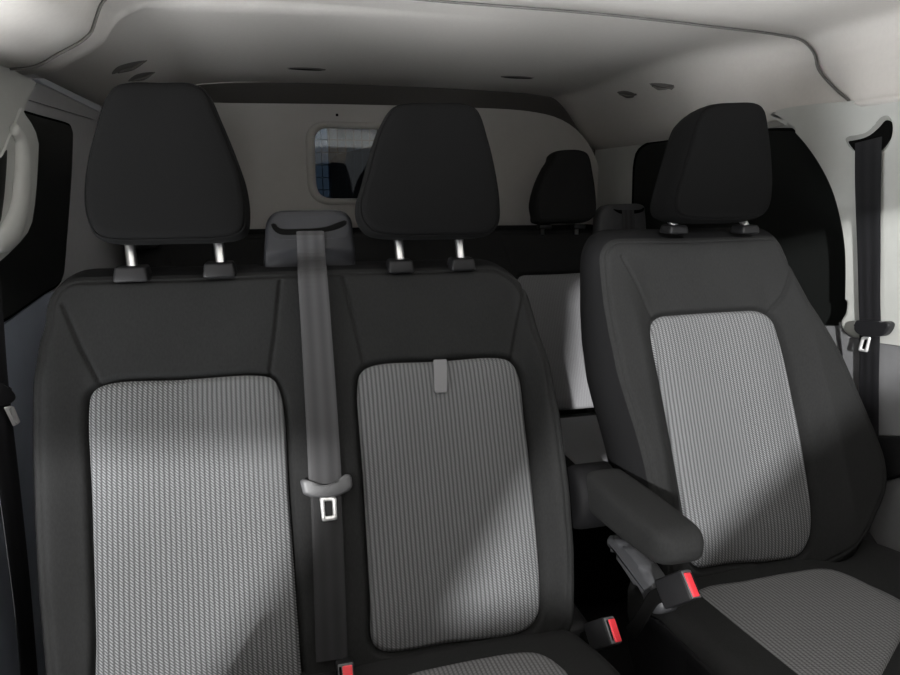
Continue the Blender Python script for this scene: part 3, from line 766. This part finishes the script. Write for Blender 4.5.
S(holed('trim_10', np.array([(-.55, 2.485, 1.1), (1.26, 2.485, 1.1), (1.26, 2.485, 1.72), (-.55, 2.485, 1.72)]), [(x, 2.485, z) for x, z in hole], (0, .005, 0), mat('gap_shade_grey', (.075, .071, .067), .95, spec=.05)))  # board coloured dark to paint the shaded band between headliner and bulkhead
S(prism('trim_11', [(1.02, 2.50, .9), (1.249, 2.50, .9), (1.249, 2.50, 1.66), (1.02, 2.50, 1.66)], (0, .02, 0), PILLD))
# screw above the window
sc = on_axis(337, 115, 1, BY)
tag(rbox('screw', sc+np.array([0, -.002, 0]), (.009, .006, .009), RUB, None, bev=.002), 'tiny black screw in the bulkhead above its window', 'screw')

# right side: dark quarter window on the wall, then the belt pillar in front of it
RW = Frame((XR, 0, 0), (0, -1, 0), (0, 0, 1))
def rw(px, x): return [on_axis(a, b, 0, x) for a, b in px]
w1 = S(thing('window_1', None, None, (XR, 1.7, 1.0)))
wp = [(632, 260), (631.5, 215), (632, 190), (633, 165), (636, 152), (645, 143.5), (665, 140), (700, 136), (740, 131.5), (772, 128), (800, 128), (850, 128), (870, 200), (870, 330), (845, 345), (700, 330), (650, 300)]
prism('seal', spline(rw(wp, XR-.004), 120), (.006, 0, 0), RUB, w1)
wc = np.mean(rw(wp, XR-.008), axis=0)
prism('glass', [wc+(p-wc)*np.array([1, .965, .965]) for p in spline(rw(wp, XR-.0075), 120)], (.004, 0, 0), GLS, w1)
pp = [(852, 101), (810, 104.5), (782, 109), (768, 114), (778, 121), (790, 128), (803, 141), (820, 165), (833, 192), (841, 222), (845, 250), (845.5, 285), (844, 312), (839, 322), (842, 331), (850, 337.5), (858, 339), (880, 343), (900, 346), (960, 357), (1010, 366), (1010, 90), (960, 92), (900, 96.5)]
PX_ = 1.20
t1 = S(prism('trim_1', spline(rw(pp, PX_), 200), (.05, 0, 0), PILL, None, bev=.010, seg=4))
# recess round the belt outlet
so = [(845, 139), (848, 136.5), (857, 135), (866, 132), (874, 125), (880, 117.5), (886, 115.5), (890, 119), (891.5, 128), (890, 139), (886, 148), (880, 153), (858, 153), (851, 149)]
prism('outlet_recess', spline(rw(so, PX_-.0025), 80), (.01, 0, 0), mat('outlet_recess_grey', (.27, .275, .26), .8), t1, bev=.002)
sb = [(848.5, 141.5), (853, 140.5), (862, 138.5), (870, 135), (879, 127.5), (885.5, 120.5), (889, 121), (890.5, 128), (889, 138), (885, 146), (880, 151), (857, 152), (852, 147.5)]
prism('belt_outlet', spline(rw(sb, PX_-.006), 80), (.008, 0, 0), RUB, t1)
# lower pillar trims
S(prism('trim_2', rw([(838, 322), (850, 337), (858, 338.5), (900, 345.5), (1010, 366), (1010, 460), (900, 437), (878, 436), (850, 436)], PX_+.008), (.04, 0, 0), PILLD, None, bev=.004))
S(prism('trim_3', rw([(850, 436.5), (878, 437), (900, 438), (1010, 461), (1010, 500), (905, 474), (888, 479), (850, 486)], PX_-.01), (.05, 0, 0), BLK, None, bev=.004))
S(prism('trim_4', rw([(884, 482), (905, 475), (1010, 500), (1010, 640), (925, 590), (900, 572), (878, 563), (872, 552), (867, 535), (869, 516)], PX_), (.05, 0, 0), mat('door_sill_grey', (.14, .142, .146), .7, noise=.08), None, bev=.006))
S(prism('trim_5', rw([(842, 326), (852, 337), (852, 400), (870, 440), (868, 520), (860, 560), (800, 560), (800, 326)], PX_+.02), (.02, 0, 0), PILLD, None))
# right belt
BX = PX_-.010
rbt = thing('seat_belt', 'black belt running down the pale pillar on the right', 'seat belt', tuple(on_axis(868, 330, 0, BX)))
pts = []; ws = []
for l_, r_, y_ in [(855.5, 881.5, 140), (855.5, 881, 152), (856, 880, 200), (857.5, 880.5, 250), (858.5, 880.5, 300), (859.5, 881, 325)]:
    a = on_axis(l_, y_, 0, BX); b = on_axis(r_, y_, 0, BX); pts.append((a+b)/2); ws.append(abs(a[1]-b[1]))
n_ = 50; P_ = spline(pts, n_, closed=False)
ribbon('webbing', P_, (0, 1, 0), np.interp(np.linspace(0, 1, n_), np.linspace(0, 1, len(ws)), ws), .002, WEBK, rbt)
pts = []; ws = []
for l_, r_, y_ in [(859.5, 880.5, 322), (859.5, 879.5, 350), (859, 879, 390), (859, 879, 440), (860, 880, 480)]:
    a = on_axis(l_, y_, 0, BX+.004); b = on_axis(r_, y_, 0, BX+.004); pts.append((a+b)/2); ws.append(abs(a[1]-b[1]))
P_ = spline(pts, n_, closed=False)
ribbon('lower_webbing', P_, (0, 1, 0), np.interp(np.linspace(0, 1, n_), np.linspace(0, 1, len(ws)), ws), .002, WEBK, rbt)
tcv = rw([(853.5, 325), (855, 321), (862, 320.5), (880, 321.5), (885, 321.5), (888.5, 324), (887.5, 329), (882, 335.5), (868, 336.5), (857, 334), (853.5, 330)], BX-.014)
prism('tongue_cover', spline(tcv, 80), (.016, 0, 0), BLK2, rbt, bev=.004, smooth=False)
TRF = Frame((BX-.006, 0, 0), (0, -1, 0), (0, 0, 1))
def tr_(px): return [TRF.un(a, b) for a, b in px]
bevel_ring('tongue_plate', TRF, rpoly(tr_([(861.5, 336.5), (870.5, 337), (867, 352.5), (858, 351)]), .004, 4), rpoly(tr_([(863.8, 339.5), (867.6, 339.8), (864.8, 349.5), (861, 348.8)]), .002, 4), -.002, .002, TONG, rbt)

# left side: edge strip, window, pillar with grab handle
lx = XL+.012
def lw(px, x): return [on_axis(a, b, 0, x) for a, b in px]
S(prism('trim_6', lw([(44, 78), (100, 105.5), (102, 109), (100, 112), (44, 84), (38, 79)], lx), (-.012, 0, 0), STRIP, None, bev=.002))
S(prism('trim_7', lw([(38, 83), (102, 111), (104, 120), (94, 119.5), (66, 111), (20, 97)], lx-.006), (-.006, 0, 0), SIDEM, None))
w2 = S(thing('window_2', None, None, (XL, 1.55, 1.05)))
wl = [(-30, 97), (10, 106), (40, 115), (64, 121.5), (70, 124), (72.5, 130), (71.5, 170), (67, 230), (63, 280), (56, 288), (45, 294), (8, 320), (-30, 342)]
wl = rpoly(lw(wl, lx), [0, .01, .01, .02, .02, .02, .1, .1, .03, .03, .02, .01, 0], 6)
prism('seal', wl, (-.008, 0, 0), RUB, w2)
wc = np.mean(wl, axis=0)
prism('glass', [np.array([lx+.003, 0, 0])*np.array([1, 0, 0])+np.array([0, 1, 1])*(wc+(p-wc)*.965) for p in wl], (-.004, 0, 0), GLS, w2)
LX = -.455
lp = [(-60, 60), (0, 64), (10, 68), (36.5, 83), (24, 111), (8, 149), (-2, 172), (-60, 300)]
t8 = S(prism('trim_8', rpoly(lw(lp, LX-.004), .004, 4), (-.04, 0, 0), PILL, None, bev=.0015))
lp = [(22, 108), (26, 115), (31, 122), (36, 132), (39, 144), (38.5, 160), (37, 185), (35, 205), (32.5, 222), (28, 233), (20, 243), (8, 255), (-10, 270), (-60, 300), (-60, 250), (-10, 180), (6, 148)]
prism('grab_handle_base', lw(lp, LX), (-.04, 0, 0), PILL, t8, bev=.0015)
# grab handle with its finger opening
op = [(7.5, 148), (6.5, 170), (4.5, 195), (1, 222), (-12, 232), (-14, 180), (-6, 165), (2, 158)]
prism('handle_opening', rpoly(lw(op, LX+.001), .01, 4), (-.004, 0, 0), GLS, t8)
hp = [on_axis(x, y, 0, LX+.004) for x, y in [(14, 128), (20, 140), (22.5, 160), (21, 190), (17.5, 215), (8, 236), (-6, 246)]]
tube('grab_handle', spline(hp, 40, closed=False), list(np.r_[np.linspace(.012, .023, 10), [.023]*20, np.linspace(.023, .014, 10)]), PILL, t8, n=20, flat=.6)
S(prism('wall_left_lower', lw([(-60, 370), (8, 322), (46, 294), (60, 290), (60, 700), (-60, 700)], lx-.004), (-.008, 0, 0), SIDED, None))
# left belt
lb = thing('seat_belt', 'black belt along the left side wall beside the bench', 'seat belt', tuple(on_axis(5, 420, 0, -.44)))
pts = []; ws = []
for l_, r_, y_ in [(-22, 1, 280), (-18, 4, 330), (-14, 9, 385), (-7, 14, 440), (5, 24, 530), (14, 33, 610), (20, 37.5, 670), (26, 42, 730)]:
    a = on_axis(l_, y_, 0, -.44); b = on_axis(r_, y_, 0, -.44); pts.append((a+b)/2); ws.append(abs(a[1]-b[1]))
pts.append(np.array([-.44, pts[-1][1]-.02, .03])); ws.append(ws[-1])
P_ = spline(pts, n_, closed=False)
ribbon('webbing', P_, (0, 1, 0), np.interp(np.linspace(0, 1, n_), np.linspace(0, 1, len(ws)), ws), .002, WEBK, lb)
prism('tongue_cover', spline(lw([(-12, 384), (2, 383), (10, 387), (16, 394), (16.5, 399), (12, 403.5), (2, 405), (-12, 402)], -.432), 60), (-.016, 0, 0), BLK2, lb, bev=.004)
TLF = Frame((-.430, 0, 0), (0, 1, 0), (0, 0, 1))
def tl_(px): return [TLF.un(a, b) for a, b in px]
bevel_ring('tongue_plate', TLF, rpoly(tl_([(5, 407), (12.5, 405.5), (19.5, 422), (14.5, 426.5)]), .003, 4), rpoly(tl_([(9, 409), (11, 408.5), (16.5, 421.5), (14.8, 423)]), .001, 3), -.002, .002, TONG, lb)

# marks on the headliner
def on_roof(px, py):
    """first hit of the view line with the rear headliner section"""
    d = ray(px, py)
    for t in np.arange(1.2, 2.6, .002):
        p = CAM+d*t
        zr = arch2_z(p[0], p[1])
        if p[2] >= zr: return p
    return CAM+d*2.2
def arch2_z(x, y):
    return rear_z(x, y)
for px, lab in (((305, 69), 'thin dark slotted clip in the headliner above the bulkhead window'), ((519, 77.5), 'thin dark slotted clip in the headliner nearer the driver side')):
    p = on_roof(*px)
    tc_ = thing('headliner_clip', lab, 'clip', tuple(p), 'headliner clips')
    o1 = [p+np.array([.062*cos(a), .022*sin(a), -.001]) for a in np.linspace(0, 2*pi, 40, endpoint=False)]
    prism('clip_cover', o1, (0, 0, .01), MARK, tc_, bev=.002)
    o1 = [p+np.array([.050*cos(a), .010*sin(a)+.004, -.0015]) for a in np.linspace(0, 2*pi, 40, endpoint=False)]
    prism('clip_slot', o1, (0, 0, .004), RUB, tc_)
def hook(px, lab, s, mirror):
    p0, p1, p2, p3 = [on_roof(*q) for q in px]
    h_ = thing('coat_hook', lab, 'hook', tuple((p0+p2)/2), 'headliner coat hooks')
    P = [p0, p1, p2, p3]
    V = [q+np.array([0, 0, -.001]) for q in spline(P, 48)]
    prism('hook_recess', V, (0, 0, .006), MARK, h_, bev=.001)
    c0 = (p0*.7+p3*.3); c1 = p2
    tube('hook_bar', spline([c0+np.array([0, 0, .0]), (c0+c1)/2+np.array([0, 0, -.006]), c1+np.array([0, 0, .002])], 16, closed=False), .004, MARK, h_, n=8)
hook([(112, 74), (117, 67), (146, 60.5), (131, 67)], 'dark coat hook on the left headliner, the one farther from the head restraint', 1, False)
hook([(128, 81), (135, 75), (154, 72.5), (142, 78)], 'dark coat hook on the left headliner just above the head restraint', 1, False)
hook([(617, 92), (626, 90.5), (637, 94.5), (627, 98)], 'dark coat hook on the right headliner, nearer the bulkhead', 1, True)
hook([(649, 83), (660, 82), (674, 87), (662, 92)], 'dark coat hook on the right headliner, nearer the driver', 1, True)
# ================================================================== the front of the cab (behind the camera) and the daylight
DASH = mat('dashboard_plastic', (.03, .03, .032), .6, noise=.1, bump=.2)
dash = S(prism('wall_front', [(-.62, -.18, 0), (-.62, -.18, .80), (-.62, -.26, .87), (-.62, -.9, .90), (-.62, -.9, 0)], (2.0, 0, 0), DASH))
w = bpy.data.worlds.new('daylight'); SC.world = w; w.use_nodes = True
nt = w.node_tree; bg = nt.nodes['Background']
tcw = nt.nodes.new('ShaderNodeTexCoord'); spw = nt.nodes.new('ShaderNodeSeparateXYZ'); nt.links.new(tcw.outputs['Generated'], spw.inputs[0])
rw_ = nt.nodes.new('ShaderNodeValToRGB'); cr = rw_.color_ramp          # bright sunlit ground below, soft sky above
SKY, GND, HZN = .08, 17.5, 1.05
cr.elements[0].position = .0; cr.elements[0].color = (.985, .995, 1, 1)
cr.elements[1].position = 1.0; cr.elements[1].color = (.93, .97, 1, 1)
nt.links.new(M_(nt, 'MULTIPLY_ADD', spw.outputs[2], .5, .5), rw_.inputs[0]); nt.links.new(rw_.outputs[0], bg.inputs[0])
fc = nt.nodes.new('ShaderNodeValToRGB'); e_ = fc.color_ramp.elements       # brightness by height: ground, bright horizon haze, dim sky
def ev(z, v, k=None):
    e = e_[k] if k is not None else e_.new((z+1)/2)
    e.position = (z+1)/2; e.color = (v/GND, v/GND, v/GND, 1)
ev(-.24, GND, 0); ev(1, SKY, 1); ev(-.155, .2); ev(.06, .4); ev(.10, HZN); ev(.20, HZN); ev(.25, .25); ev(.36, SKY)
nt.links.new(M_(nt, 'MULTIPLY_ADD', spw.outputs[2], .5, .5), fc.inputs[0])
nt.links.new(M_(nt, 'MULTIPLY', fc.outputs[0], GND), bg.inputs[1])
sd = bpy.data.lights.new('sun', 'SUN'); so_ = bpy.data.objects.new('sun', sd); COL.objects.link(so_)
sd.energy = 5.8; sd.angle = radians(1.1); sd.color = (1, .995, .985)
SD = np.array([.50, 1, -.27])
so_.rotation_euler = Vector(SD).to_track_quat('-Z', 'Y').to_euler(); so_.location = (0, -3, 3)
# added unseen sun blockers, outlines traced back from the shade wanted on the seats
YC = -2.6
def back(px, fr, n=.02):
    u, v = fr.un(px[0], px[1], n); P = fr.P(u, v, n); return P-SD*(P[1]-YC)
BLOCKER = mat('sun_blocker_brown', (.12, .10, .08), .8, noise=.2)
ca_ = [back(p, BF) for p in [(-300, 447), (-100, 446), (150, 443), (290, 440), (338, 462), (300, 545), (215, 668), (150, 760), (330, 800), (405, 660), (445, 590), (535, 440), (548, 400), (556, 330), (560, 240)]]
ca_ += [back(p, DF) for p in [(580, 228), (760, 224), (1100, 200), (1300, 190)]]
ca_ += [ca_[-1]+np.array([0, 0, 2.5]), ca_[0]+np.array([0, 0, 2.5])]
S(prism('sun_blocker_upper', ca_, (0, -.06, 0), BLOCKER))
cb_ = [back(p, DF) for p in [(690, 566), (735, 518), (788, 464), (835, 418), (900, 375), (1300, 320), (1300, 1500)]]
cb_ += [back(p, BF) for p in [(500, 1100), (372, 800), (385, 650), (440, 628), (540, 606), (600, 600)]]+[back((660, 600), DF)]
S(prism('sun_blocker_lower', cb_, (0, -.06, 0), BLOCKER))
SC.view_settings.view_transform = 'Standard'; SC.view_settings.look = 'None'
SC.view_settings.exposure = 0.0; SC.view_settings.gamma = 1.0; SC.view_settings.use_curve_mapping = False
